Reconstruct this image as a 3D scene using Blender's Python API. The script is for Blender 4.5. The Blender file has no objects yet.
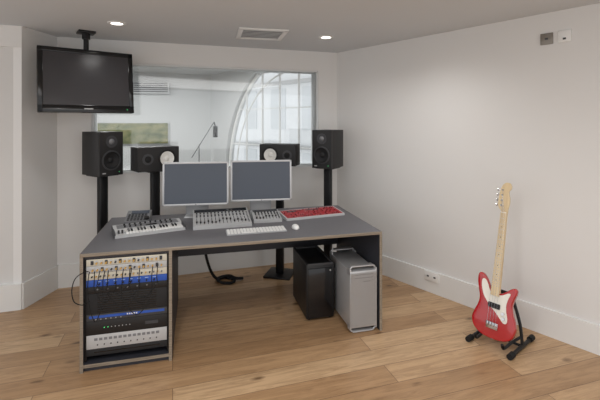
import bpy, bmesh, math, random
from mathutils import Matrix, Vector
random.seed(4)
PI=math.pi
def T(x,y,z): return Matrix.Translation((x,y,z))
def RX(d): return Matrix.Rotation(math.radians(d),4,'X')
def RY(d): return Matrix.Rotation(math.radians(d),4,'Y')
def RZ(d): return Matrix.Rotation(math.radians(d),4,'Z')
I4=Matrix.Identity(4)
scene=bpy.context.scene
COL=scene.collection
scene.view_settings.view_transform='Standard'
scene.view_settings.look='None'

# ---------------------------------------------------------------- materials
def s2l(c):
    c=c/255.0
    return c/12.92 if c<=0.04045 else ((c+0.055)/1.055)**2.4
def rgb(r,g,b): return (s2l(r),s2l(g),s2l(b),1)
def mat(name,col,rough=0.5,metal=0.0,var=0.06,scale=12,bump=0.0,bscale=200,emit=0,ecol=None,coat=0,spec=0.5):
    m=bpy.data.materials.new(name); m.use_nodes=True
    nt=m.node_tree; b=nt.nodes['Principled BSDF']
    b.inputs['Roughness'].default_value=rough; b.inputs['Metallic'].default_value=metal
    b.inputs['Specular IOR Level'].default_value=spec
    b.inputs['Coat Weight'].default_value=coat
    tc=nt.nodes.new('ShaderNodeTexCoord')
    n=nt.nodes.new('ShaderNodeTexNoise'); n.inputs['Scale'].default_value=scale; n.inputs['Detail'].default_value=3
    nt.links.new(tc.outputs['Object'],n.inputs['Vector'])
    mx=nt.nodes.new('ShaderNodeMixRGB')
    mx.inputs['Color1'].default_value=tuple(max(0,c*(1-var)) for c in col[:3])+(1,)
    mx.inputs['Color2'].default_value=tuple(min(1,c*(1+var)) for c in col[:3])+(1,)
    nt.links.new(n.outputs['Fac'],mx.inputs['Fac']); nt.links.new(mx.outputs[0],b.inputs['Base Color'])
    if bump>0:
        n2=nt.nodes.new('ShaderNodeTexNoise'); n2.inputs['Scale'].default_value=bscale
        nt.links.new(tc.outputs['Object'],n2.inputs['Vector'])
        bp=nt.nodes.new('ShaderNodeBump'); bp.inputs['Strength'].default_value=bump; bp.inputs['Distance'].default_value=0.002
        nt.links.new(n2.outputs['Fac'],bp.inputs['Height']); nt.links.new(bp.outputs[0],b.inputs['Normal'])
    if emit>0:
        b.inputs['Emission Color'].default_value=ecol or col; b.inputs['Emission Strength'].default_value=emit
    return m
WALL=mat('wall_paint',rgb(227,226,224),0.9,var=0.015,scale=1.5,bump=0.05)
CEIL=mat('ceiling_paint',rgb(210,213,216),0.95,var=0.015,scale=1.0)
TRIM=mat('trim_paint',rgb(230,230,228),0.5,var=0.01)
WFRAME=mat('window_frame_paint',rgb(220,222,222),0.5,var=0.01)
DOORP=mat('panel_paint',rgb(217,216,214),0.7,var=0.01)
LIVEW=mat('live_room_paint',rgb(204,205,205),0.9,var=0.02,scale=1)
BLACK=mat('black_plastic',rgb(24,24,26),0.45,var=0.1)
MATTE=mat('matte_black',rgb(30,30,32),0.7,var=0.1)
SPK=mat('speaker_vinyl',rgb(34,33,34),0.5,var=0.15,scale=60,bump=0.1)
STEELB=mat('black_steel',rgb(22,22,24),0.4,metal=0.3)
RUB=mat('rubber',rgb(16,16,17),0.8)
DGREY=mat('dark_grey',rgb(62,63,66),0.5)
MGREY=mat('mid_grey',rgb(120,121,124),0.5)
LGREY=mat('light_grey',rgb(190,191,192),0.45)
ALU=mat('aluminium',rgb(192,193,195),0.4,metal=0.45,var=0.03)
SILV=mat('silver_panel',rgb(188,189,190),0.4,metal=0.15,var=0.03)
WHITE=mat('white_plastic',rgb(236,236,234),0.35,var=0.02)
BEZEL=mat('display_bezel',rgb(205,206,208),0.4,metal=0.2,var=0.02)
CONEW=mat('white_cone',rgb(250,249,244),0.7,var=0.02,emit=0)
CREAM=mat('pickguard_white',rgb(238,235,225),0.3,var=0.02)
CREAMP=mat('cream_panel',rgb(206,200,184),0.45,var=0.03)
GOLD=mat('gold_plug',rgb(206,166,92),0.4,metal=0.3)
CHROME=mat('chrome',rgb(200,200,202),0.15,metal=1)
BLUE=mat('blue_face',rgb(44,86,176),0.4,var=0.1)
BLUEL=mat('blue_pale',rgb(150,175,220),0.4)
RED=mat('red_lacquer',rgb(176,12,20),0.12,var=0.05,coat=0.8)
REDP=mat('red_panel',rgb(160,28,38),0.45,var=0.06)
SCREEN=mat('lcd_screen',rgb(78,85,97),0.25,var=0.02,scale=2)
TVSCR=mat('tv_screen',rgb(62,61,64),0.22,var=0.03,scale=2)
GLOSSB=mat('gloss_black',rgb(18,18,20),0.12)
LINO=mat('desk_linoleum',rgb(102,101,105),0.55,var=0.05,scale=30)
LAM=mat('desk_laminate_dark',rgb(54,55,62),0.5,var=0.06)
LED=mat('led_green',rgb(80,220,120),0.4,emit=1.0,ecol=rgb(80,220,120))
LAMPM=mat('lamp_lens',rgb(255,250,240),0.5,emit=5,ecol=rgb(255,250,244))
SOCK=mat('brushed_socket',rgb(140,134,126),0.4,metal=0.5)
FAC=mat('facade_stone',rgb(236,238,240),0.8,var=0.1,scale=2)
FACW=mat('facade_window',rgb(216,220,223),0.3,var=0.1,scale=2)
CARPET=mat('carpet',rgb(140,138,135),0.95,var=0.1,scale=50)
MESHG=mat('grille_dark',rgb(70,71,74),0.5,metal=0.3)

def wood_mat(name,base,dark,rot=0,rough=0.45,stretch=(1.0,12,12),scale=3.0):
    m=bpy.data.materials.new(name); m.use_nodes=True; nt=m.node_tree; b=nt.nodes['Principled BSDF']
    tc=nt.nodes.new('ShaderNodeTexCoord'); mp=nt.nodes.new('ShaderNodeMapping')
    mp.inputs['Scale'].default_value=stretch; mp.inputs['Rotation'].default_value=(0,0,rot)
    n=nt.nodes.new('ShaderNodeTexNoise'); n.inputs['Scale'].default_value=scale; n.inputs['Detail'].default_value=6
    cr=nt.nodes.new('ShaderNodeValToRGB'); cr.color_ramp.elements[0].position=0.3; cr.color_ramp.elements[1].position=0.7
    cr.color_ramp.elements[0].color=dark; cr.color_ramp.elements[1].color=base
    nt.links.new(tc.outputs['Object'],mp.inputs[0]); nt.links.new(mp.outputs[0],n.inputs[0])
    nt.links.new(n.outputs['Fac'],cr.inputs[0]); nt.links.new(cr.outputs[0],b.inputs['Base Color'])
    b.inputs['Roughness'].default_value=rough
    return m
PLY=wood_mat('plywood_edge',rgb(158,146,130),rgb(112,102,90),stretch=(2,2,90),scale=2)
MAPLE=wood_mat('maple',rgb(226,206,168),rgb(208,184,144),stretch=(12,12,1),rough=0.3)
GREENP=wood_mat('olive_board',rgb(150,146,108),rgb(82,96,66),stretch=(1,1,1.6),scale=6,rough=0.8)

def floor_mat():
    m=bpy.data.materials.new('oak_planks'); m.use_nodes=True; nt=m.node_tree; L=nt.links.new
    b=nt.nodes['Principled BSDF']; N=nt.nodes.new
    tc=N('ShaderNodeTexCoord'); mp=N('ShaderNodeMapping'); mp.inputs['Rotation'].default_value=(0,0,math.radians(-17.66))
    L(tc.outputs['Object'],mp.inputs[0])
    br=N('ShaderNodeTexBrick'); br.offset=0.37; br.offset_frequency=2
    br.inputs['Scale'].default_value=1; br.inputs['Brick Width'].default_value=2.1; br.inputs['Row Height'].default_value=0.18
    br.inputs['Mortar Size'].default_value=0.0020; br.inputs['Mortar Smooth'].default_value=0.2; br.inputs['Bias'].default_value=0
    br.inputs['Color1'].default_value=(0,0,0,1); br.inputs['Color2'].default_value=(1,1,1,1); br.inputs['Mortar'].default_value=(0.5,0.5,0.5,1)
    L(mp.outputs[0],br.inputs[0])
    cr=N('ShaderNodeValToRGB'); e=cr.color_ramp.elements
    e[0].position=0; e[0].color=rgb(166,132,97); e[1].position=1; e[1].color=rgb(199,168,132)
    e2=e.new(0.5); e2.color=rgb(186,152,115)
    L(br.outputs['Color'],cr.inputs[0])
    add=N('ShaderNodeVectorMath'); add.operation='MULTIPLY_ADD'
    add.inputs[1].default_value=(3.1,7.7,5.3)
    L(br.outputs['Color'],add.inputs[0]); L(mp.outputs[0],add.inputs[2])
    mp2=N('ShaderNodeMapping'); mp2.inputs['Scale'].default_value=(0.9,9,1); L(add.outputs[0],mp2.inputs[0])
    n=N('ShaderNodeTexNoise'); n.inputs['Scale'].default_value=3.0; n.inputs['Detail'].default_value=10; n.inputs['Roughness'].default_value=0.74; n.inputs['Distortion'].default_value=1.0
    L(mp2.outputs[0],n.inputs[0])
    gr=N('ShaderNodeValToRGB'); gr.color_ramp.elements[0].position=0.34; gr.color_ramp.elements[0].color=(0.56,0.5,0.45,1)
    gr.color_ramp.elements[1].position=0.58; gr.color_ramp.elements[1].color=(1.07,1.07,1.07,1)
    L(n.outputs['Fac'],gr.inputs[0])
    m1=N('ShaderNodeMixRGB'); m1.blend_type='MULTIPLY'; m1.inputs[0].default_value=0.75
    L(cr.outputs[0],m1.inputs[1]); L(gr.outputs[0],m1.inputs[2])
    mp3=N('ShaderNodeMapping'); mp3.inputs['Scale'].default_value=(1.5,3.2,1); L(add.outputs[0],mp3.inputs[0])
    nd=N('ShaderNodeTexNoise'); nd.inputs['Scale'].default_value=6; L(mp3.outputs[0],nd.inputs[0])
    mxv=N('ShaderNodeMixRGB'); mxv.inputs[0].default_value=0.06; L(mp3.outputs[0],mxv.inputs[1]); L(nd.outputs['Color'],mxv.inputs[2])
    vo=N('ShaderNodeTexVoronoi'); vo.inputs['Scale'].default_value=2.0; L(mxv.outputs[0],vo.inputs[0])
    kr=N('ShaderNodeValToRGB'); kr.color_ramp.elements[0].position=0.04; kr.color_ramp.elements[0].color=(0.2,0.14,0.1,1)
    kr.color_ramp.elements[1].position=0.16; kr.color_ramp.elements[1].color=(1,1,1,1)
    L(vo.outputs['Distance'],kr.inputs[0])
    m2=N('ShaderNodeMixRGB'); m2.blend_type='MULTIPLY'; m2.inputs[0].default_value=0.85
    L(m1.outputs[0],m2.inputs[1]); L(kr.outputs[0],m2.inputs[2])
    m3=N('ShaderNodeMixRGB'); m3.inputs[2].default_value=rgb(106,80,57)
    L(br.outputs['Fac'],m3.inputs[0]); L(m2.outputs[0],m3.inputs[1])
    L(m3.outputs[0],b.inputs['Base Color']); b.inputs['Roughness'].default_value=0.33
    bp=N('ShaderNodeBump'); bp.inputs['Strength'].default_value=0.2; bp.inputs['Distance'].default_value=0.002; bp.invert=True
    L(br.outputs['Fac'],bp.inputs['Height']); L(bp.outputs[0],b.inputs['Normal'])
    return m
FLOOR=floor_mat()
def glass_mat():
    m=bpy.data.materials.new('window_glass'); m.use_nodes=True; nt=m.node_tree; nt.nodes.clear(); N=nt.nodes.new; L=nt.links.new
    o=N('ShaderNodeOutputMaterial'); mx=N('ShaderNodeMixShader'); t=N('ShaderNodeBsdfTransparent'); g=N('ShaderNodeBsdfGlossy')
    g.inputs['Roughness'].default_value=0.02; t.inputs[0].default_value=(0.965,0.972,0.972,1)
    fr=N('ShaderNodeFresnel'); fr.inputs[0].default_value=1.5
    L(fr.outputs[0],mx.inputs[0]); L(t.outputs[0],mx.inputs[1]); L(g.outputs[0],mx.inputs[2]); L(mx.outputs[0],o.inputs[0]); return m
GLASS=glass_mat()

# ---------------------------------------------------------------- mesh builder
class MB:
    def __init__(s): s.bm=bmesh.new(); s.mats=[]
    def mi(s,m):
        if m not in s.mats: s.mats.append(m)
        return s.mats.index(m)
    def add(s,t,m,M=I4):
        i=s.mi(m)
        for f in t.faces: f.material_index=i
        bmesh.ops.transform(t,matrix=M,verts=t.verts)
        bmesh.ops.recalc_face_normals(t,faces=t.faces)
        me=bpy.data.meshes.new('tmp'); t.to_mesh(me); t.free(); s.bm.from_mesh(me); bpy.data.meshes.remove(me); return s
    def box(s,size,c,m,M=I4,bev=0,seg=2):
        t=bmesh.new(); bmesh.ops.create_cube(t,size=1)
        bmesh.ops.scale(t,vec=size,verts=t.verts)
        if bev>0: bmesh.ops.bevel(t,geom=t.edges[:],offset=bev,segments=seg,profile=0.5,affect='EDGES')
        return s.add(t,m,M@T(*c))
    def cyl(s,r,h,c,m,M=I4,r2=None,seg=24,R=I4):
        t=bmesh.new(); bmesh.ops.create_cone(t,cap_ends=True,segments=seg,radius1=r,radius2=r if r2 is None else r2,depth=h)
        return s.add(t,m,M@T(*c)@R)
    def sph(s,r,c,m,M=I4,sc=(1,1,1),seg=20):
        t=bmesh.new(); bmesh.ops.create_uvsphere(t,u_segments=seg,v_segments=seg//2,radius=r)
        bmesh.ops.scale(t,vec=sc,verts=t.verts); return s.add(t,m,M@T(*c))
    def prism(s,pts,h,m,M=I4,bev=0,seg=2):
        t=bmesh.new(); vs=[t.verts.new((p[0],p[1],0)) for p in pts]; f=t.faces.new(vs)
        r=bmesh.ops.extrude_face_region(t,geom=[f]); nv=[v for v in r['geom'] if isinstance(v,bmesh.types.BMVert)]
        bmesh.ops.translate(t,vec=(0,0,h),verts=nv); bmesh.ops.recalc_face_normals(t,faces=t.faces)
        if bev>0:
            es=[e for e in t.edges if len(e.link_faces)==2 and (len(e.link_faces[0].verts)>4 or len(e.link_faces[1].verts)>4) and e.calc_face_angle(0)>1.0]
            bmesh.ops.bevel(t,geom=es,offset=bev,segments=seg,profile=0.5,affect='EDGES')
        return s.add(t,m,M)
    def lathe(s,prof,m,M=I4,seg=32):
        t=bmesh.new(); rings=[]
        for r,z in prof:
            if r<1e-6: rings.append([t.verts.new((0,0,z))])
            else: rings.append([t.verts.new((r*math.cos(2*PI*i/seg),r*math.sin(2*PI*i/seg),z)) for i in range(seg)])
        for a,b in zip(rings,rings[1:]):
            for i in range(seg):
                j=(i+1)%seg
                if len(a)==1 and len(b)==1: continue
                if len(a)==1: t.faces.new((a[0],b[i],b[j]))
                elif len(b)==1: t.faces.new((a[i],b[0],a[j]))
                else: t.faces.new((a[i],b[i],b[j],a[j]))
        return s.add(t,m,M)
    def tube(s,pts,r,m,M=I4,seg=8,smooth=0):
        pts=[Vector(p) for p in pts]
        if smooth: pts=catmull(pts,smooth)
        t=bmesh.new(); prev=None; rings=[]
        for i,p in enumerate(pts):
            d=(pts[min(i+1,len(pts)-1)]-pts[max(i-1,0)]).normalized()
            if prev is None:
                up=Vector((0,0,1)) if abs(d.z)<0.9 else Vector((1,0,0)); x=d.cross(up).normalized()
            else: x=(prev-d*prev.dot(d)).normalized()
            prev=x; y=d.cross(x)
            rings.append([t.verts.new(p+x*r*math.cos(2*PI*k/seg)+y*r*math.sin(2*PI*k/seg)) for k in range(seg)])
        for a,b in zip(rings,rings[1:]):
            for k in range(seg): t.faces.new((a[k],a[(k+1)%seg],b[(k+1)%seg],b[k]))
        t.faces.new(rings[0][::-1]); t.faces.new(rings[-1]); return s.add(t,m,M)
    def out(s,name,parent=None,M=I4,smooth=True,**kw):
        me=bpy.data.meshes.new(name); s.bm.to_mesh(me); s.bm.free()
        for m in s.mats: me.materials.append(m)
        if smooth:
            for p in me.polygons: p.use_smooth=True
            me.set_sharp_from_angle(angle=math.radians(32))
        o=bpy.data.objects.new(name,me); COL.objects.link(o)
        if parent: o.parent=parent
        o.matrix_basis=M
        for k,v in kw.items(): o[k]=v
        return o
def catmull(p,n,closed=False):
    out=[]; L=len(p); rng=range(L if closed else L-1)
    for i in rng:
        g=(lambda k:p[k%L]) if closed else (lambda k:p[max(0,min(L-1,k))])
        a,b,c,d=g(i-1),g(i),g(i+1),g(i+2)
        for k in range(n):
            t=k/n; out.append(0.5*((2*b)+(c-a)*t+(2*a-5*b+4*c-d)*t*t+(3*b-a-3*c+d)*t**3))
    if not closed: out.append(p[-1])
    return out
def inst(o,parent,M,name=None):
    c=o.copy(); c.parent=parent; c.matrix_basis=M; COL.objects.link(c); return c
def thing(name,label,cat,M=I4,group=None):
    e=bpy.data.objects.new(name,None); e.empty_display_size=0.1; COL.objects.link(e); e.matrix_basis=M
    e['label']=label; e['category']=cat
    if group: e['group']=group
    return e
def st(o): o['kind']='structure'; return o

# ---------------------------------------------------------------- camera (24 mm shift lens)
H=1.6
cam=bpy.data.cameras.new('camera'); cam.sensor_width=36; cam.lens=24; cam.shift_y=-0.13
co=bpy.data.objects.new('camera',cam); COL.objects.link(co); co.location=(0,0,H); co.rotation_euler=(PI/2,0,0)
cam.clip_start=0.02
scene.camera=co

# ---------------------------------------------------------------- room
A=17.66; CZ=2.42
C=Vector((0.44,4.74)); BL=Vector((-2.34,3.855)); LF=Vector((-2.38,3.42)); LL=Vector((-4.0,2.905)); RE=Vector((5.54,-1.5))
def dirn(a,b):
    d=(b-a).normalized(); return d,Vector((-d.y,d.x))
def wallstrip(name,a,b,off,th,z0,z1,m,ext=0,tilt=0):
    d,n=dirn(a,b); a2=a-d*ext; b2=b+d*ext
    pts=[a2+n*off,b2+n*off,b2+n*(off+th),a2+n*(off+th)]
    return st(MB().prism([(p.x,p.y) for p in pts],z1-z0,m,T(0,0,z0)).out(name,smooth=False))
st(MB().prism([(-4.2,-1.6),(5.9,-1.6),(0.6,4.95),(-2.5,3.98),(-4.2,3.2)],0.1,FLOOR,T(0,0,-0.1)).out('floor',smooth=False))
st(MB().prism([(-4.2,-1.6),(5.9,-1.6),(0.6,4.95),(-2.5,3.98),(-4.2,3.2)],0.1,CEIL,T(0,0,CZ)).out('ceiling',smooth=False))
MW=T(C.x,C.y,0)@RZ(A)
WL,WR,WB,WT=-2.62,-0.235,1.08,2.20; WLEN=(C-BL).length; TH=0.2
mb=MB()
def bx(mb,x0,x1,y0,y1,z0,z1,m,M=I4,bev=0):
    mb.box((x1-x0,y1-y0,z1-z0),((x0+x1)/2,(y0+y1)/2,(z0+z1)/2),m,M,bev); return mb
bx(mb,-WLEN-0.1,0.25,0,TH,0,WB,WALL); bx(mb,-WLEN-0.1,0.25,0,TH,WT,CZ,WALL)
bx(mb,-WLEN-0.1,WL,0,TH,WB,WT,WALL); bx(mb,WR,0.25,0,TH,WB,WT,WALL)
st(mb.out('wall_back',M=MW,smooth=False))
wallstrip('wall_right',RE,C,-0.15,0.15,0,CZ,WALL,0.0)
wallstrip('wall_left',LF,BL,0,0.15,0,CZ,WALL)
wallstrip('wall_alcove',LL,LF,0.03,0.1,0,2.24,DOORP)
wallstrip('trim_1',LL,LF,0.0,0.13,2.24,CZ,WALL)
BH=0.2
wallstrip('baseboard_right',RE,C,0.0,0.018,0,BH,TRIM)
wallstrip('baseboard_back',C,BL,0.0,0.018,0,BH+0.02,TRIM)
wallstrip('baseboard_left',BL,LF,0.0,0.018,0,BH+0.02,TRIM)
wallstrip('baseboard_alcove',LF,LL,-0.03,0.045,0,BH+0.02,TRIM)

mb=MB(); fw=0.02
for (x0,x1,z0,z1) in ((WL,WR,WB,WB+fw),(WL,WR,WT-fw,WT),(WL,WL+fw,WB,WT),(WR-fw,WR,WB,WT)):
    bx(mb,x0,x1,0.01,TH+0.01,z0,z1,WFRAME,bev=0.003)
bx(mb,WL+fw,WR-fw,0.04,0.05,WB+fw,WT-fw,GLASS)
bx(mb,WL+fw,WR-fw,0.15,0.16,WB+fw,WT-fw,GLASS)
st(mb.out('window_1',M=MW,smooth=False))

# ---------------------------------------------------------------- room behind the window
Apt=Vector((-1.55,6.95)); Bpt=Vector((0.30,5.0))
dAB=(Bpt-Apt); LAB=dAB.length
FLp=Vector((-5.6,5.9))
st(MB().prism([(-5.8,3.2),(-2.45,4.12),(0.55,4.98),(0.3,5.2),(-1.55,7.15),(-5.8,6.1)],0.1,CARPET,T(0,0,-0.1)).out('floor_live_room',smooth=False))
st(MB().prism([(-5.8,3.2),(-2.45,4.12),(0.55,4.98),(0.3,5.2),(-1.55,7.15),(-5.8,6.1)],0.1,LIVEW,T(0,0,2.42)).out('ceiling_live_room',smooth=False))
wallstrip('wall_live_far',Apt,FLp,-0.12,0.12,0,2.42,LIVEW)
wallstrip('wall_live_left',FLp,Vector((-5.6,3.3)),-0.12,0.12,0,2.42,LIVEW)
ang=math.degrees(math.atan2(dAB.y,dAB.x)); MA=T(Apt.x,Apt.y,0)@RZ(ang)
Ra=1.6; Rb=1.85; cx=2.05; cz=0.75; zb=0.7; sR=LAB-0.03; zT=2.34
arc=[]
for i in range(80):
    a=PI*i/79; x=cx-Ra*math.cos(a); z=cz+Rb*math.sin(a)
    if z<=zT and x<sR and a<PI/2: arc.append((x,z))
inner=[(cx-Ra,zb)]+arc+[(sR,zT),(sR,zb)]
t=bmesh.new()
outer=[(0,0),(LAB+0.1,0),(LAB+0.1,2.42),(0,2.42)]
es=[]
for loop in (outer,inner):
    vs=[t.verts.new((p[0],0,p[1])) for p in loop]
    for i in range(len(vs)): es.append(t.edges.new((vs[i],vs[(i+1)%len(vs)])))
bmesh.ops.triangle_fill(t,use_beauty=True,edges=es)
r=bmesh.ops.extrude_face_region(t,geom=t.faces[:]); bmesh.ops.translate(t,vec=(0,0.16,0),verts=[v for v in r['geom'] if isinstance(v,bmesh.types.BMVert)])
mb=MB(); mb.add(t,LIVEW); st(mb.out('wall_live_angled',M=MA,smooth=False))
mb=MB()
mb.tube([(x+0.02,0.08,z-0.01) for x,z in [(cx-Ra,zb)]+arc],0.026,TRIM,seg=6)
arc2=[(cx-(Ra-0.22)*math.cos(PI*i/60),cz+(Rb-0.28)*math.sin(PI*i/60)) for i in range(31)]
arc2=[(x,z) for x,z in arc2 if z<zT and x<sR]
mb.tube([(x,0.08,z) for x,z in arc2],0.012,TRIM,seg=6)
def ztop_at(x): return min(zT,cz+Rb*math.sqrt(max(0,1-((x-cx)/Ra)**2)))
for xx in (0.95,1.35,1.75,2.15):
    mb.box((0.016,0.03,ztop_at(xx)-zb),(xx,0.08,(ztop_at(xx)+zb)/2),TRIM)
for zz in (zb+0.015,1.25,1.8):
    x0=cx-Ra*math.sqrt(max(0,1-((zz-cz)/Rb)**2)) if zz>cz else cx-Ra
    mb.box((sR-x0,0.03,0.014),((sR+x0)/2,0.08,zz),TRIM)
st(mb.out('window_2',M=MA))
fac=MB(); Mf=T(1.2,9.0,-3)@RZ(ang)
bx(fac,-6,6,0,0.3,0,7.6,FAC)
for i in range(9):
    for k in range(4): bx(fac,-5.4+i*1.25,-4.8+i*1.25,-0.02,0.01,1.0+k*1.7,2.1+k*1.7,FACW)
for k in range(5): bx(fac,-6,6,-0.06,0,0.5+k*1.7,0.6+k*1.7,LGREY)
st(fac.out('wall_facade',M=Mf,smooth=False))
dF,nF=dirn(FLp,Apt); aF=math.degrees(math.atan2(dF.y,dF.x))
def far(px,z):
    k=(px-300)/400
    t_=(k*FLp.y-FLp.x)/(dF.x-k*dF.y); p=FLp+dF*t_; return p
p=far(133,0); e=thing('acoustic_board','mottled olive and ochre fabric board on the wall beyond the window','board',T(p.x,p.y-0.03,1.24)@RZ(aF))
MB().box((1.12,0.04,0.34),(0,0,0.17),GREENP,bev=0.005).out('panel',e)
MB().box((1.16,0.02,0.38),(0,0.012,0.17),LGREY,bev=0.004).out('frame',e)
p=far(150,0); e=thing('air_conditioner','white slatted wall air conditioning grille beyond the window','air conditioner',T(p.x,p.y-0.05,2.07)@RZ(aF))
mb=MB(); mb.box((0.66,0.08,0.2),(0,0,0.1),LGREY,bev=0.01); mb.out('body',e)
mb=MB()
for i in range(5): mb.box((0.6,0.012,0.016),(0,-0.04,0.035+i*0.033),DGREY)
mb.out('grille',e)
e=thing('microphone_stand','black boom microphone stand with microphone beyond the window','microphone stand',T(-1.35,5.35,0))
MB().tube([(0,0,0.02),(0,0,1.3)],0.006,DGREY).tube([(-.1,0,1.12),(0.2,0,1.6)],0.005,DGREY).out('pole',e)
for k in range(3): MB().tube([(0,0,0.12),(0.28*math.cos(k*2.1),0.28*math.sin(k*2.1),0.01)],0.009,STEELB).out('tripod_leg',e)
MB().tube([(0.2,0,1.6),(0.22,0,1.53)],0.008,STEELB).cyl(0.03,0.15,(0.22,-0.01,1.47),STEELB).out('microphone',e)

# ---------------------------------------------------------------- ceiling fittings
for i,(px,py) in enumerate(((117,23),(326,37))):
    Y=(CZ-H)*400/(122-py); X=(px-300)/400*Y
    e=thing('ceiling_downlight','round recessed white ceiling downlight, switched on','downlight',T(X,Y,CZ),'recessed ceiling downlights')
    mb=MB(); mb.lathe([(0.045,-0.002),(0.05,-0.008),(0.07,-0.006),(0.073,0.0),(0.045,0.0)],TRIM,seg=32); mb.out('trim_ring',e)
    MB().cyl(0.046,0.003,(0,0,-0.003),LAMPM,seg=32).out('lens',e)
e=thing('ceiling_vent','square white slatted ceiling air vent','air vent',T(-0.36,3.72,CZ)@RZ(13))
mb=MB(); S=0.2
for sx,sy,w,h in ((0,S,2*S+.04,.04),(0,-S,2*S+.04,.04),(S,0,.04,2*S),(-S,0,.04,2*S)): mb.box((w,h,0.012),(sx,sy,-0.006),WHITE,bev=0.002)
mb.out('frame',e)
mb=MB(); mb.box((2*S,2*S,0.002),(0,0,-0.001),DGREY)
for i in range(6): mb.box((2*S-0.02,0.022,0.004),(0,-S+0.06+i*0.056,-0.006),LGREY,M=I4)
mb.out('grille',e)

dR,nR=dirn(C,RE)
aR=math.degrees(math.atan2(dR.y,dR.x))
def rw(px,py):
    k=(px-300)/400; t_=(k*C.y-C.x)/(dR.x-k*dR.y); p=C+dR*t_; return p,H-(py-122)/400*p.y
def plate(px,py,w,h,m,name,label,holes,off=0.0,gm=None):
    p,z=rw(px,py); inward=-Vector((-dR.y,dR.x))
    q=p+inward*off
    e=thing(name,label,'socket' if 'socket' in name else 'wall plate',T(q.x,q.y,z)@RZ(aR))
    s=-1
    MB().box((w,0.012,h),(0,s*0.006,0),m,bev=0.003).out('faceplate',e)
    for hx,hz in holes: MB().box((0.02,0.004,0.014),(hx,s*0.0125,hz),DGREY).out('opening',e)
plate(547,39,0.085,0.085,SOCK,'wall_plate','square brushed metal control plate high on the white wall',[(0,0)])
plate(565,36,0.085,0.085,WHITE,'wall_plate.001','square white blank plate high on the white wall',[(0,-.02)])
plate(433,276,0.147,0.085,WHITE,'wall_socket','white double socket mounted on the skirting board',[(-.035,0),(.035,0)],off=0.018)

# ---------------------------------------------------------------- television
P1=Vector((-0.6575*3.32,3.32)); P2=Vector((-0.4175*3.78,3.78)); mid=(P1+P2)/2; wTV=(P2-P1).length; aT=math.degrees(math.atan2(P2.y-P1.y,P2.x-P1.x))
hTV=0.565; zt=H+(122-81)/400*mid.y
e=thing('television','black flat-screen television hanging from a ceiling bracket, switched off','television',T(mid.x,mid.y,zt)@RZ(aT))
MT=RX(-7)
mb=MB(); mb.box((wTV,0.05,hTV),(0,0.03,0),GLOSSB,M=MT,bev=0.008); mb.box((wTV*0.7,0.05,hTV*0.7),(0,0.07,0),MATTE,M=MT,bev=0.015)
for (sx,sz,w,h) in ((0,hTV/2-0.02,wTV,0.04),(0,-hTV/2+0.032,wTV,0.064),(-wTV/2+.02,0,0.04,hTV),(wTV/2-.02,0,0.04,hTV)):
    mb.box((w,0.014,h),(sx,0.0,sz),GLOSSB,M=MT,bev=0.004)
mb.out('bezel',e)
MB().box((wTV-0.07,0.006,hTV-0.1),(0,0.003,0.012),TVSCR,M=MT).out('screen',e)
MB().box((0.07,0.002,0.009),(0,-0.0075,-hTV/2+0.032),LGREY,M=MT).out('badge',e)
MB().box((0.006,0.002,0.006),(wTV/2-.06,-0.0075,-hTV/2+0.03),LED,M=MT).out('indicator',e)
mb=MB(); dz=CZ-zt
mb.box((0.14,0.14,0.02),(0.0,0.1,dz-0.01),STEELB,bev=0.003); mb.cyl(0.022,dz-0.02+0.05,(0,0.1,(dz-0.02)/2-0.02),STEELB); mb.box((0.1,0.06,0.2),(0,0.1,0.05),STEELB,bev=0.005)
mb.cyl(0.034,0.05,(0,0.1,dz-0.045),STEELB)
mb.out('ceiling_bracket',e)

# ---------------------------------------------------------------- desk
DA=14.6; MD=T(-1.40,2.54,0)@RZ(DA); W=2.098; D=1.0; ZT=0.76; TT=0.022; PW=0.56; th=0.02
desk=thing('studio_desk','large grey-topped studio desk with plywood edges and rack pedestal','desk',MD)
mb=MB(); mb.box((W,D,TT),(W/2,D/2,ZT-TT/2),PLY,bev=0.001)
mb.box((W-0.006,D-0.006,0.003),(W/2,D/2,ZT-0.0007),LINO)
mb.out('desk_top',desk)
zu=ZT-TT
def sidepanel(x0,y1=D-0.03):
    mb=MB(); bx(mb,x0,x0+th,0.004,y1,0,zu,LAM); bx(mb,x0,x0+th,0.0,0.0045,0,zu,PLY); return mb
sidepanel(0).out('side_panel',desk,smooth=False)
sidepanel(PW-th).out('side_panel',desk,smooth=False)
sidepanel(W-th).out('side_panel',desk,smooth=False)
mb=MB(); bx(mb,th,PW-th,0.004,D-0.05,0.03,0.03+th,LAM); bx(mb,th,PW-th,0.0,0.0045,0.03,0.03+th,PLY); bx(mb,th,PW-th,0.02,D-.05,0,0.03,LAM); mb.out('pedestal_floor',desk,smooth=False)
mb=MB(); bx(mb,th,PW-th,0.02,D-0.05,zu-th,zu,LAM); mb.out('pedestal_ceiling',desk,smooth=False)
mb=MB(); bx(mb,th,PW-th,D-0.08,D-0.056,0.054,zu-th,LAM); mb.out('back_panel',desk,smooth=False)
mb=MB(); bx(mb,PW,W-th,D-0.09,D-0.066,0.40,zu,LAM); mb.out('modesty_panel',desk,smooth=False)
for x0 in (th,PW-th-0.016):
    mb=MB(); bx(mb,x0,x0+0.016,0.03,0.035,0.056,zu-th,STEELB)
    mb.out('rack_rail',desk,smooth=False)

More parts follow.
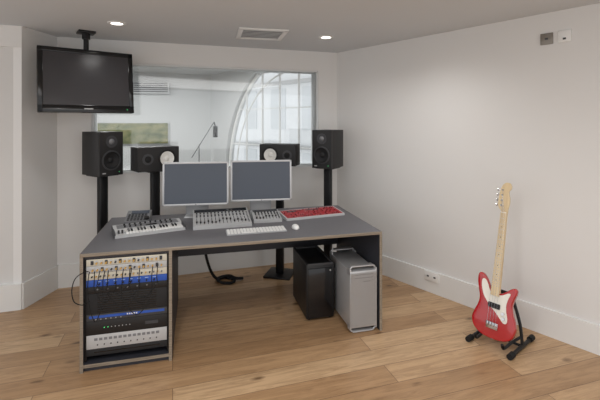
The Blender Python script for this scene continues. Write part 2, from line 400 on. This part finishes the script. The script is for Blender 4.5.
U=0.0445; rx0=th+0.014; rx1=PW-th-0.014; rw_=rx1-rx0; ztop=zu-th-0.004
cur=[ztop]
def unit(n,label,face,name='rack_unit',dep=0.25,cat='rack unit'):
    h=n*U-0.0015; cur[0]-=n*U; z=cur[0]
    e=thing(name,label,cat,MD@T((rx0+rx1)/2,0.026,z),'units in the desk rack')
    MB().box((rw_-0.03,dep,h-0.004),(0,dep/2+0.006,h/2),MATTE).out('chassis',e)
    MB().box((rw_,0.005,h),(0,-0.0025,h/2),face,bev=0.001).out('faceplate',e)
    return e,h
YF=-0.005
knobmesh={}
def knob(e,x,z,r,m,nm='knob',l=0.014):
    key=(round(r,4),m.name,nm,l)
    M=T(x,YF,z)
    if key in knobmesh: return inst(knobmesh[key],e,M)
    mb=MB(); mb.cyl(r,l,(0,-l/2,0),m,R=RX(90),r2=r*0.85,seg=16); o=mb.out(nm,e,M); knobmesh[key]=o; return o
def strip(e,x,z,w,h,m,nm='display',t=0.003): return MB().box((w,t,h),(0,-t/2,0),m).out(nm,e,T(x,YF,z))
for r_ in range(2):
    e,h=unit(1,'pale patch bay full of small gold audio plugs',SILV if r_ else CREAMP,'patch_bay',cat='patch bay')
    for i in range(16):
        x=-0.212+i*0.028+(0.004 if r_ else 0); strip(e,x,h/2,0.017,0.026,LGREY if (i+r_)%3 else DGREY,'jack',0.003); knob(e,x,h/2-0.002,0.0065,GOLD if (i*7+r_*2)%5 else DGREY,'plug',0.018)
e,h=unit(1,'cream rack mixer with gold and dark knobs',CREAMP)
for i in range(18): knob(e,-0.212+i*0.025,h/2,0.005,GOLD if i%3==1 else (MGREY if i%2 else BLACK))
e,h=unit(1,'bright blue rack processor with small knobs',BLUE)
for i in range(8): strip(e,-0.17+i*0.048,h*0.72,0.022,0.005,BLUEL,'marking',0.001); knob(e,-0.17+i*0.048,h*0.35,0.0055,BLACK)
e,h=unit(1,'black rack processor behind hanging cables',BLACK)
for i in range(7): knob(e,-0.18+i*0.06,h*0.6,0.005,MGREY,'button',0.004)
e,h=unit(3,'tall matte black ventilated rack panel',MATTE)
for i in range(8): strip(e,0,0.014+i*0.015,0.36,0.004,GLOSSB,'slot',0.001)
e,h=unit(1,'slate audio interface with thin blue band and white markings',DGREY)
strip(e,0,h*0.62,0.46,0.016,BLUE,'blue_band',0.0015)
for i in range(5): strip(e,0.0+i*0.014,h*0.62,0.008,0.009,WHITE,'marking',0.002)
for i in range(6): knob(e,-0.19+i*0.03,h*0.25,0.003,LGREY,'button',0.004)
e,h=unit(2,'black rack processor with indicator lights',BLACK)
for i in range(8): knob(e,-0.14+i*0.022,h/2,0.0028,LED if i<2 else LGREY,'indicator',0.003)
strip(e,0.15,h/2,0.08,0.02,DGREY)
e,h=unit(2,'silver recorder with slotted vents and buttons',SILV)
for i in range(14): strip(e,-0.19+i*0.029,0.06,0.02,0.016,MGREY,'slot',0.0015)
for i in range(10): knob(e,-0.18+i*0.04,0.025,0.004,BLACK,'button',0.005)
e,h=unit(1,'matte black blank rack panel',MATTE)
strip(e,0,h/2,0.40,0.006,GLOSSB,'slot',0.001)
rest=cur[0]-0.05
print('rack rest',rest)
def cab(name,label,pts,r=0.004,m=RUB,M=MD,g='black cables at the desk rack',cat='cable'):
    o=MB().tube(pts,r,m,smooth=8,seg=8).out(name,M=M); o['label']=label; o['category']=cat
    if g: o['group']=g
    return o
zz=ztop-0.068
for i,(xa,xb,dp) in enumerate(((0.09,0.22,0.2),(0.17,0.36,0.24),(0.30,0.47,0.18),(0.06,0.15,0.3),(0.26,0.44,0.28),(0.12,0.31,0.13))):
    yy=-0.032-i*0.009
    cab('patch_cable','thin black patch cable looping across the rack',[(xa,-0.010,zz),(xa+0.002,yy,zz-0.05),(xa+0.006,yy,zz-dp*0.6),((xa+xb)/2,yy,zz-dp),(xb-0.006,yy,zz-dp*0.6),(xb-0.002,yy,zz-0.05),(xb,-0.010,zz)],0.0028)
cab('patch_cable','thin black cable looping out past the pedestal edge',[(0.05,-0.002,zz),(0.03,-0.05,zz+0.01),(-0.01,-0.06,zz-0.02),(-0.028,-0.06,zz-0.09),(-0.015,-0.06,zz-0.16),(0.03,-0.05,zz-0.19),(0.06,-0.002,zz-0.19)],0.003)

# ---------------------------------------------------------------- things on the desk
def DP(px,py,z=ZT):
    Y=(H-z)*400/(py-122); return ((px-300)/400*Y,Y)
ZS=ZT+0.0012
def display(X,Y,rot,lab,zlow,w=0.56,h=0.372):
    e=thing('computer_display',lab,'monitor',T(X,Y,ZS)@RZ(rot),'widescreen displays on the desk')
    zc=zlow+h/2-ZS
    Mt=T(0,0,zc)@RX(-3)
    mb=MB(); bz=0.015
    mb.box((w,0.026,h),(0,0.012,0),ALU,M=Mt,bev=0.004)
    for (sx,sz,a,b) in ((0,h/2-bz/2,w,bz),(0,-h/2+bz/2,w,bz),(-w/2+bz/2,0,bz,h),(w/2-bz/2,0,bz,h)): mb.box((a,0.006,b),(sx,-0.003,sz),BEZEL,M=Mt,bev=0.001)
    mb.out('bezel',e)
    MB().box((w-2*bz,0.003,h-2*bz),(0,-0.003,0),SCREEN,M=Mt).out('screen',e)
    MB().cyl(0.005,0.001,(0,-0.0065,-h/2+bz/2),MGREY,M=Mt,R=RX(90)).out('badge',e)
    mb=MB(); mb.box((0.2,0.16,0.006),(0,0.05,0.003),ALU,bev=0.002); mb.box((0.2,0.006,zc+0.05),(0,0.125,(zc+0.05)/2),ALU,bev=0.002)
    mb.box((0.16,0.1,0.006),(0,0.075,zc),ALU,M=I4); mb.out('stand',e)
    return e
display(-0.26*3.52,3.52,9,'silver-framed widescreen display, dark, beside a matching display',H-(205-122)/400*3.52,w=0.565,h=0.378)
display(-0.0965*3.66,3.66,9,'silver-framed widescreen display, dark, above the small control unit',H-(200.5-122)/400*3.66,w=0.555,h=0.368)

e=thing('music_keyboard','small silver two-octave keyboard controller on the desk','music keyboard',T(-1.165,3.09,ZS)@RZ(29))
mb=MB(); w=0.5; d=0.23
mb.prism([(-d/2,0),(d/2,0),(d/2,0.044),(-0.0,0.036),(-0.01,0.022),(-d/2,0.02)],w,LGREY,T(-w/2,0,0)@RZ(90)@RX(90),bev=0)
mb.box((0.012,d,0.036),(-w/2,0,0.02),DGREY,bev=0.004); mb.box((0.012,d,0.036),(w/2,0,0.02),DGREY,bev=0.004)
mb.out('body',e)
k0=None; nk=18; kw=(w-0.09)/nk
for i in range(nk):
    M=T(-w/2+0.075+kw*(i+0.5),-d/2+0.055,0.026)
    if not k0: k0=MB().box((kw-0.0028,0.10,0.010),(0,0,0),WHITE,bev=0.0015).out('white_key',e,M)
    else: inst(k0,e,M)
b0=None
for i in range(nk-1):
    if i%7 in (2,6): continue
    M=T(-w/2+0.075+kw*(i+1),-d/2+0.074,0.035)
    if not b0: b0=MB().box((0.012,0.062,0.012),(0,0,0),GLOSSB,bev=0.0015).out('black_key',e,M)
    else: inst(b0,e,M)
MB().box((w-0.05,0.09,0.002),(0,0.058,0.0405),MGREY,M=T(0,0,0)@T(0,0.058,0.0405)@RX(4)@T(0,-0.058,-0.0405)).out('control_strip',e)
kb=None
for r_ in range(2):
  for i in range(10):
    if r_==0 and 4<=i<=6: continue
    M=T(-0.17+i*0.038,0.034+r_*0.045,0.041+r_*0.003)
    if not kb: kb=MB().cyl(0.0072,0.014,(0,0,0.006),BLACK,r2=0.006,seg=16).out('knob',e,M)
    else: inst(kb,e,M)
MB().box((0.08,0.026,0.003),(0.02,0.034,0.0415),GLOSSB).out('display',e)
wv=MB().cyl(0.018,0.012,(0,0,0),BLACK,R=RY(90)).out('wheel',e,T(-w/2+0.03,-0.05,0.026)); inst(wv,e,T(-w/2+0.055,-0.05,0.026))

e=thing('desk_remote','grey desktop remote with display and rows of buttons','remote control',T(-1.36,3.37,ZS)@RZ(12))
mb=MB(); mb.prism([(-0.09,0),(0.09,0),(0.09,0.075),(0.07,0.08),(-0.09,0.025)],0.19,MGREY,T(-0.095,0,0)@RZ(90)@RX(90)); mb.out('body',e)
Ms=T(0,-0.09,0.026)@RX(19)
MB().box((0.14,0.04,0.004),(0.01,0.135,0.002),SCREEN,M=Ms).out('display',e)
kb=None
for r_ in range(4):
    for c_ in range(6):
        M=Ms@T(-0.07+c_*0.026,0.018+r_*0.026,0.003)
        if not kb: kb=MB().box((0.018,0.016,0.008),(0,0,0),DGREY,bev=0.002).out('button',e,M)
        else: inst(kb,e,M)
MB().cyl(0.02,0.016,(0.075,0.03,0.008),BLACK,M=Ms).out('dial',e)

def console(name,label,cat,M0,w,d,h1,h2,nf,knr,body,dark):
    e=thing(name,label,cat,M0)
    sl=math.degrees(math.atan2(h2-h1,d))
    mb=MB(); mb.prism([(-d/2,0),(d/2,0),(d/2,h2),(-d/2,h1)],w,body,T(-w/2,0,0)@RZ(90)@RX(90)); mb.out('body',e)
    Ms=T(0,-d/2,h1)@RX(sl); L_=d/math.cos(math.radians(sl))
    MB().box((w-0.02,L_*0.17,0.004),(0,L_*0.89,0.002),dark,M=Ms).out('display_strip',e)
    px=w/(nf+1.5); x0=-w/2+px
    slot=MB().box((0.004,L_*0.36,0.001),(0,0,0),GLOSSB).out('fader_slot',e,Ms@T(x0,L_*0.27,0.0008))
    cap=MB().box((0.012,0.024,0.014),(0,0,0.007),BLACK,bev=0.002).box((0.012,0.002,0.0145),(0,0,0.0075),WHITE).out('fader',e,Ms@T(x0,L_*0.2,0))
    kn=MB().cyl(0.0075,0.014,(0,0,0.007),DGREY,r2=0.006,seg=14).out('knob',e,Ms@T(x0,L_*0.72,0))
    bt=MB().box((0.012,0.008,0.005),(0,0,0.002),DGREY,bev=0.001).out('button',e,Ms@T(x0,L_*0.52,0))
    for i in range(nf):
        x=x0+px*i
        if i>0:
            inst(slot,e,Ms@T(x,L_*0.27,0.0008)); inst(cap,e,Ms@T(x,L_*(0.14+0.22*random.random()),0)); inst(kn,e,Ms@T(x,L_*0.72,0)); inst(bt,e,Ms@T(x,L_*0.52,0))
        for k in range(1,3): inst(bt,e,Ms@T(x,L_*(0.52+0.055*k),0))
    for k in range(8): inst(bt,e,Ms@T(w/2-0.018,L_*(0.1+0.085*k),0))
    return e
a=DP(193,230.5); b=DP(252,226.5); ra=math.degrees(math.atan2(b[1]-a[1],b[0]-a[0])); cw=math.dist(a,b)
M0=T((a[0]+b[0])/2,(a[1]+b[1])/2,ZS)@RZ(ra)@T(0,0.165,0)
console('fader_console','silver mixing control surface with faders in front of the displays','control surface',M0,cw,0.33,0.03,0.085,14,2,SILV,GLOSSB)
a=DP(254,223.5); b=DP(282,222); cw2=math.dist(a,b)
M0=T((a[0]+b[0])/2,(a[1]+b[1])/2,ZS)@RZ(13)@T(0,0.11,0)
console('small_controller','small silver desktop controller with a row of faders','control surface',M0,cw2,0.22,0.025,0.06,7,1,SILV,DGREY)

# red synthesiser
a=DP(286,221.5); b=DP(344,215.5); rr=math.degrees(math.atan2(b[1]-a[1],b[0]-a[0])); w=math.dist(a,b)
e=thing('red_synthesizer','flat red tabletop synthesizer module with pale frame and tiny knobs','synthesizer',T((a[0]+b[0])/2,(a[1]+b[1])/2,ZS)@RZ(rr)@T(0.01,0.115,0))
d=0.22; mb=MB(); mb.prism([(-d/2,0),(d/2,0),(d/2,0.04),(-d/2,0.018)],w,LGREY,T(-w/2,0,0)@RZ(90)@RX(90))
mb.out('body',e)
sl=math.degrees(math.atan2(0.022,d)); Ms=T(0,-d/2,0.018)@RX(sl)
MB().box((w-0.026,d-0.026,0.002),(0,d/2+0.001,0.001),REDP,M=Ms).out('red_panel',e)
for k,(x,y,ww,hh) in enumerate(((-0.17,0.17,0.09,0.026),(0.03,0.172,0.12,0.02))):
    MB().box((ww,hh,0.002),(x,y,0.003),DGREY,M=Ms).out('display',e)
kn=None; bt=None
for r_ in range(7):
    for c_ in range(26):
        q=random.random()
        if q<0.38: continue
        M=Ms@T(-w/2+0.03+c_*(w-0.06)/25,0.024+r_*0.028,0.002)
        if q<0.7:
            if not kn: kn=MB().cyl(0.0042,0.007,(0,0,0.0035),BLACK,r2=0.0035,seg=12).out('knob',e,M)
            else: inst(kn,e,M)
        else:
            if not bt: bt=MB().box((0.005,0.004,0.003),(0,0,0.0015),LGREY,bev=0.0008,seg=1).out('button',e,M)
            else: inst(bt,e,M)

a=DP(227,236); b=DP(287,231.5); rk=math.degrees(math.atan2(b[1]-a[1],b[0]-a[0])); w=math.dist(a,b)
e=thing('computer_keyboard','slim white and aluminium computer keyboard on the desk','keyboard',T((a[0]+b[0])/2,(a[1]+b[1])/2,ZS)@RZ(rk)@T(0,0.057,0))
MB().prism([(-0.057,0),(0.057,0),(0.057,0.014),(-0.057,0.006)],w,ALU,T(-w/2,0,0)@RZ(90)@RX(90)).out('body',e)
Ms=T(0,-0.057,0.006)@RX(4); k0=None
for r_ in range(5):
    for c_ in range(18):
        if r_==0 and c_ in (4,5,6,7,8): continue
        M=Ms@T(-w/2+0.016+c_*(w-0.032)/17,0.014+r_*0.0215,0.001)
        if not k0: k0=MB().box(((w-0.032)/17-0.005,0.016,0.004),(0,0,0.002),WHITE,bev=0.0008,seg=1).out('key',e,M)
        else: inst(k0,e,M)
MB().box((0.11,0.016,0.004),(0,0,0.002),WHITE,bev=0.0008).out('space_bar',e,Ms@T(-w/2+0.016+6*(w-0.032)/17,0.014,0.001))
x,y=DP(295.5,228)
e=thing('computer_mouse','small glossy white computer mouse on the desk','mouse',T(x,y,ZS)@RZ(12))
ms=MB().sph(0.03,(0,0,0.0),WHITE,sc=(1,1.85,0.95)).out('body',e)
for v in ms.data.vertices: v.co.z=max(0,v.co.z)
MB().sph(0.004,(0,0.03,0.025),MGREY).out('scroll_ball',e)

# ---------------------------------------------------------------- loudspeakers and stands
def driver(e,nm,x,z,R,cone,ring=MGREY):
    mb=MB(); M=T(x,0,z)@RX(90)
    mb.lathe([(R*1.12,0),(R*1.12,0.005),(R*1.0,0.007),(R*0.95,0.004)],ring,M)
    mb.lathe([(R*0.96,0.003),(R*0.9,0.009),(R*0.84,0.003)],RUB,M)
    mb.lathe([(R*0.86,0.003),(R*0.55,-0.008),(R*0.3,-0.014)],cone,M)
    mb.lathe([(R*0.34,-0.013),(R*0.25,-0.004),(R*0.12,0.0),(0,0.001)],cone,M)
    return mb.out(nm,e)
def hollow_cab(w,h,d,m,holes):
    mb=MB(); mb.box((w,d-0.03,h),(0,0.03+(d-0.03)/2,h/2),m,bev=0.003)
    t=bmesh.new(); es=[]
    loops=[[(-w/2,0),(w/2,0),(w/2,h),(-w/2,h)]]+[[(x+r*math.cos(2*PI*i/28),z+r*math.sin(2*PI*i/28)) for i in range(28)] for x,z,r in holes]
    for lp in loops:
        vs=[t.verts.new((p[0],0,p[1])) for p in lp]
        for i in range(len(vs)): es.append(t.edges.new((vs[i],vs[(i+1)%len(vs)])))
    bmesh.ops.triangle_fill(t,use_beauty=True,edges=es)
    r=bmesh.ops.extrude_face_region(t,geom=t.faces[:]); bmesh.ops.translate(t,vec=(0,0.032,0),verts=[v for v in r['geom'] if isinstance(v,bmesh.types.BMVert)])
    mb.add(t,m); return mb
def tower_monitor(label,M):
    w,h,d=0.225,0.40,0.30
    e=thing('studio_monitor',label,'speaker',M,'black two-way studio monitors')
    hollow_cab(w,h,d,SPK,[(0,0.14,0.08)]).out('cabinet',e)
    driver(e,'woofer',0,0.14,0.082,MATTE,DGREY)
    mb=MB(); MM=T(0,0,0.31)@RX(90)
    mb.lathe([(0.055,0),(0.055,0.004),(0.048,0.005),(0.03,0.001),(0.026,0.001)],DGREY,MM); mb.lathe([(0.027,0.002),(0.02,0.010),(0.009,0.015),(0,0.016)],MGREY,MM); mb.out('tweeter',e)
    MB().box((0.03,0.002,0.01),(-0.07,-0.001,0.025),LGREY).out('badge',e)
    MB().cyl(0.003,0.004,(0.075,-0.001,0.03),LED,R=RX(90)).out('indicator',e)
    return e
def wide_monitor(label,M,side):
    w,h,d=0.382,0.22,0.2
    e=thing('studio_monitor',label,'speaker',M,'horizontal white-cone monitors')
    hollow_cab(w,h,d,SPK,[(side*0.075,0.11,0.078)]).out('cabinet',e)
    driver(e,'woofer',side*0.075,0.11,0.08,CONEW,MATTE)
    mb=MB(); MM=T(-side*0.105,0,0.11)@RX(90)
    mb.lathe([(0.05,0),(0.05,0.003),(0.03,0.003)],DGREY,MM); mb.lathe([(0.03,0.004),(0.02,0.009),(0,0.014)],RUB,MM); mb.out('tweeter',e)
    return e
def stand(X,Y,rot,zt,cw=0.078,label='black steel speaker stand with square column behind the desk'):
    e=thing('speaker_stand',label,'speaker stand',T(X,Y,0)@RZ(rot),'black steel speaker stands')
    MB().box((0.28,0.28,0.02),(0,0,0.01),STEELB,bev=0.004).out('base_plate',e)
    MB().box((cw,cw*0.8,zt-0.03),(0,0,0.02+(zt-0.03)/2),STEELB,bev=0.008).out('column',e)
    MB().box((0.2,0.2,0.01),(0,0,zt-0.005),STEELB,bev=0.002).out('top_plate',e)
def spk(kind,px,Y,zb,rot,label,side=1):
    X=(px-300)/400*Y; stand(X,Y,rot,zb)
    dd=0.15 if kind=='t' else 0.1
    M=T(X,Y,zb)@RZ(rot)@T(0,-dd,0)
    if kind=='t': tower_monitor(label,M)
    else: wide_monitor(label,M,side)
spk('t',102.5,3.74,1.11,56,'black upright studio monitor on a stand below the television')
spk('t',328,4.30,1.115,-30,'black upright studio monitor on a stand beside the room corner')
spk('w',155,3.76,1.15,42,'black horizontal monitor with white woofer beside the display',1)
spk('w',280,4.2,1.15,-14,'black horizontal monitor with white woofer behind the display',-1)

# ---------------------------------------------------------------- computers under the desk
e=thing('tower_computer','silver perforated aluminium tower computer on the floor under the desk','computer',T(0.484,3.04,0)@RZ(DA))
w,h,d=0.222,0.511,0.475
mb=MB(); mb.box((w,d,0.43),(0,d/2,0.04+0.215),ALU,bev=0.006); mb.out('case',e)
mb=MB()
mb.box((w-0.010,0.002,0.40),(0,-0.001,0.255),MESHG)
for i in range(40): mb.box((0.0030,0.003,0.40),(-0.1035+i*0.0053,-0.002,0.255),ALU)
for i in range(66): mb.box((w-0.010,0.003,0.0030),(0,-0.002,0.057+i*0.0061),ALU)
mb.out('front_grille',e)
def hnd(yy,top):
    z0,z1,z2=(0.465,0.49,0.503) if top else (0.045,0.02,0.009)
    s=1 if yy<0.1 else -1
    mb=MB()
    mb.box((w-0.05,0.055,0.01),(0,yy+s*0.012,z2),ALU,bev=0.004)
    for sx in (-1,1):
        mb.tube([(sx*(w/2-0.006),yy,0.44 if top else 0.07),(sx*(w/2-0.006),yy,z0),(sx*(w/2-0.012),yy,z1),(sx*(w/2-0.03),yy,z2)],0.0065,ALU,seg=8,smooth=3)
        mb.box((0.012,0.055,0.05),(sx*(w/2-0.006),yy+s*0.01,(0.46 if top else 0.05)),ALU,bev=0.003)
    mb.out('handle',e)
for yy in (0.02,d-0.02): hnd(yy,True); hnd(yy,False)
for z in (0.442,0.418): MB().box((0.15,0.002,0.002),(0,-0.004,z),MGREY).out('disc_slot',e)
for i in range(4): MB().box((0.008,0.003,0.004),(0.0+i*0.016,-0.004,0.39),DGREY).out('front_port',e)
e=thing('computer_case','glossy black computer case on the floor under the desk','computer',T(0.165,3.235,0)@RZ(DA))
w,h,d=0.235,0.45,0.46
mb=MB(); mb.box((w,d,h-0.02),(0,d/2,0.015+(h-0.02)/2),BLACK,bev=0.008)
mb.out('case',e)
MB().box((w-0.024,0.012,h-0.05),(0,-0.004,0.02+(h-0.05)/2),GLOSSB,bev=0.005).out('front_panel',e)
mb=MB()
for (sx,sy,a,b) in ((0,0.01,w,0.02),(0,d-0.01,w,0.02),(-w/2+0.01,d/2,0.02,d),(w/2-0.01,d/2,0.02,d)): mb.box((a,b,0.016),(sx,sy,h),DGREY,bev=0.004)
mb.out('top_frame',e)
MB().cyl(0.006,0.003,(0.08,-0.011,0.40),LGREY,R=RX(90)).out('power_button',e)
for sx in (-1,1):
    for yy in (0.04,d-0.04): MB().cyl(0.014,0.016,(sx*(w/2-0.03),yy,0.008),RUB).out('foot',e)

cab('floor_cable','thick black cable hanging behind the desk and coiled on the floor',[(-0.90,3.78,0.42),(-0.90,3.86,0.28),(-0.88,3.96,0.12),(-0.84,4.04,0.02),(-0.76,4.08,0.014),(-0.66,4.02,0.014),(-0.68,3.94,0.016),(-0.78,3.94,0.022),(-0.82,4.02,0.03),(-0.73,4.08,0.034),(-0.64,4.02,0.03),(-0.58,4.06,0.015)],0.014,M=I4,g=None)

# ---------------------------------------------------------------- bass guitar
MG0=T(1.46,2.92,0)@RZ(-50)
lean=-13.5
gt=thing('bass_guitar','glossy red electric bass guitar with white pickguard on a stand','guitar',MG0@T(0.0,-0.105,0.06)@RY(0.4)@RX(lean))
def V2(l): return [Vector((a*0.001,b*0.001)) for a,b in l]
body=V2([(0,0),(76,8),(128,40),(150,94),(142,152),(120,208),(114,256),(124,300),(136,338),(136,366),(118,378),(94,364),(64,338),(34,319),(-25,319),(-44,336),(-60,364),(-78,394),(-102,418),(-124,424),(-138,404),(-138,360),(-126,308),(-113,255),(-119,205),(-139,152),(-153,98),(-132,42),(-76,8)])
F=RX(90)
ob=[(p.x,p.y) for p in catmull(body,7,True)]
MB().prism(ob,0.042,RED,F,bev=0.009,seg=5).out('body',gt)
pg=V2([(-56,352),(-74,380),(-94,388),(-104,368),(-98,320),(-80,274),(-50,236),(-18,206),(18,178),(50,146),(74,128),(92,136),(94,168),(82,214),(80,260),(90,302),(100,330),(90,336),(66,322),(40,307),(0,305),(-32,308),(-45,326)])
MB().prism([(p.x,p.y) for p in catmull(pg,6,True)],0.003,CREAM,T(0,-0.042,0)@F).out('pickguard',gt)
Zn=0.315; ZE=0.885
mb=MB()
mb.prism([(-0.031,Zn),(0.031,Zn),(0.0215,ZE),(-0.0215,ZE)],0.02,MAPLE,T(0,-0.036,0)@F,bev=0.003)
mb.prism([(-0.03,Zn-0.02),(0.03,Zn-0.02),(0.0215,ZE),(-0.0215,ZE)],0.006,MAPLE,T(0,-0.055,0)@F)
mb.out('neck',gt)
hs=V2([(-21,880),(-25,898),(-40,912),(-50,938),(-50,980),(-47,1020),(-40,1058),(-28,1088),(-6,1106),(20,1104),(34,1084),(31,1060),(20,1044),(22,1020),(30,990),(31,950),(24,910),(21,880)])
MB().prism([(p.x,p.y) for p in catmull(hs,4,True)],0.015,MAPLE,T(0,-0.036,0)@F,bev=0.002).out('headstock',gt)
MB().box((0.042,0.006,0.005),(0,-0.062,ZE),CREAM).out('nut',gt)
bridge_z=0.10; sc=ZE-bridge_z
for i in range(1,20):
    z=ZE-sc*(1-2**(-i/12)); hw=0.0205+(0.0295-0.0205)*(ZE-z)/(ZE-Zn)
    MB().box((2*hw,0.0012,0.0016),(0,-0.0615,z),CHROME).out('fret',gt)
for i in (3,5,7,9,12,15,17):
    z=ZE-sc*(1-(2**(-i/12)+2**(-(i-1)/12))/2); MB().cyl(0.003,0.0006,(0,-0.0613,z),BLACK,R=RX(90),seg=12).out('fret_marker',gt)
MB().box((0.08,0.012,0.045),(0,-0.048,bridge_z-0.01),CHROME,bev=0.003).out('bridge',gt)
for i in range(4): MB().box((0.015,0.01,0.03),(-0.03+i*0.02,-0.058,bridge_z),CHROME,bev=0.002).out('bridge_saddle',gt)
MB().box((0.085,0.012,0.036),(0,-0.049,0.225),MATTE,bev=0.006).out('pickup',gt)
k0=MB().cyl(0.010,0.014,(0,-0.008,0),CHROME,R=RX(90)).out('control_knob',gt,T(0.066,-0.045,0.19)); inst(k0,gt,T(0.072,-0.045,0.158))
for i in range(4):
    x0=-0.03+i*0.02; x1=-0.016+i*0.0107; zt2=0.935+(3-i)*0.038
    MB().tube([(x0,-0.066,bridge_z),(x1,-0.0655,ZE),(-0.022+i*0.003,-0.053,zt2)],0.0009-0.0001*i,CHROME,seg=6).out('string',gt)
for i in range(4):
    z=0.935+i*0.038
    mb=MB(); mb.cyl(0.006,0.02,(-0.022,-0.055,z),CHROME,R=RX(90),seg=12); mb.tube([(-0.03,-0.03,z),(-0.062,-0.03,z)],0.003,CHROME); mb.cyl(0.011,0.005,(-0.066,-0.03,z),CHROME,R=RY(90),seg=14); mb.out('tuning_peg',gt)
MB().cyl(0.006,0.012,(0,-0.02,0),CHROME).out('strap_button',gt)

gs=thing('guitar_stand','black folding A-frame guitar stand holding the red bass','guitar stand',MG0)
for s_ in (-1,1):
    x=s_*0.145
    mb=MB(); mb.tube([(x,-0.16,0.018),(x,0.17,0.018)],0.013,STEELB,seg=10); mb.out('foot_bar',gs)
    for yy in (-0.165,0.175): MB().cyl(0.020,0.055,(x,yy,0.020),RUB,R=RX(90),seg=16).out('rubber_foot',gs)
    mb=MB(); mb.tube([(x,0.02,0.02),(x*0.85,0.035,0.16),(x*0.5,0.055,0.3),(x*0.35,0.06,0.36)],0.011,STEELB,smooth=5,seg=10)
    mb.out('upright',gs)
    mb=MB(); mb.tube([(x*0.95,0.03,0.08),(x*0.7,-0.04,0.05),(x*0.65,-0.16,0.045),(x*0.65,-0.185,0.08)],0.010,STEELB,smooth=5,seg=10); mb.out('cradle_arm',gs)
mb=MB(); mb.tube([(-0.06,0.055,0.345),(0.06,0.055,0.345)],0.014,RUB); mb.out('back_pad',gs)
MB().tube([(-0.145,0.02,0.018),(0.145,0.02,0.018)],0.010,STEELB).out('cross_bar',gs)

# ---------------------------------------------------------------- light
w=bpy.data.worlds.new('world'); scene.world=w; w.use_nodes=True
bg=w.node_tree.nodes['Background']; bg.inputs[0].default_value=(0.98,0.985,0.995,1); bg.inputs[1].default_value=1.2
def spot(x,y,z,en,size=110,r=0.05,blend=0.8,rot=(0,0,0)):
    l=bpy.data.lights.new('downlight_and_fill_spot','SPOT'); l.energy=en; l.spot_size=math.radians(size); l.spot_blend=blend; l.shadow_soft_size=r; l.color=(1,0.985,0.965)
    o=bpy.data.objects.new('downlight_and_fill_spot',l); COL.objects.link(o); o.location=(x,y,z); o.rotation_euler=rot; return o
spot(-1.48,3.23,CZ-0.02,14,150,0.08,1.0); spot(0.245,3.86,CZ-0.02,12,150,0.08,1.0); spot(0.8,3.2,CZ-0.02,38,155,0.15,1.0)  # visible downlights, then a spot without fitting added to brighten the right wall
spot(-0.6,1.0,CZ-0.02,72,165,0.06,1.0); spot(0.6,1.8,CZ-0.02,24,150,0.2,1.0); spot(2.2,1.2,CZ-0.02,16,150,0.3,1.0)  # out-of-view spots added without fittings; the first throws the guitar's shadow
def area(x,y,z,sx,sy,en,rot=(0,0,0),col=(1,0.99,0.98)):
    l=bpy.data.lights.new('added_fill','AREA'); l.shape='RECTANGLE'; l.size=sx; l.size_y=sy; l.energy=en; l.color=col
    o=bpy.data.objects.new('added_fill',l); COL.objects.link(o); o.location=(x,y,z); o.rotation_euler=rot; return o
area(0.4,0.4,2.38,3,2,38)  # unseen fill added above the camera to brighten the studio
area(-2.2,5.2,2.38,2.4,1.0,56,col=(1,0.99,0.98))  # unseen fill added to brighten the room beyond the window
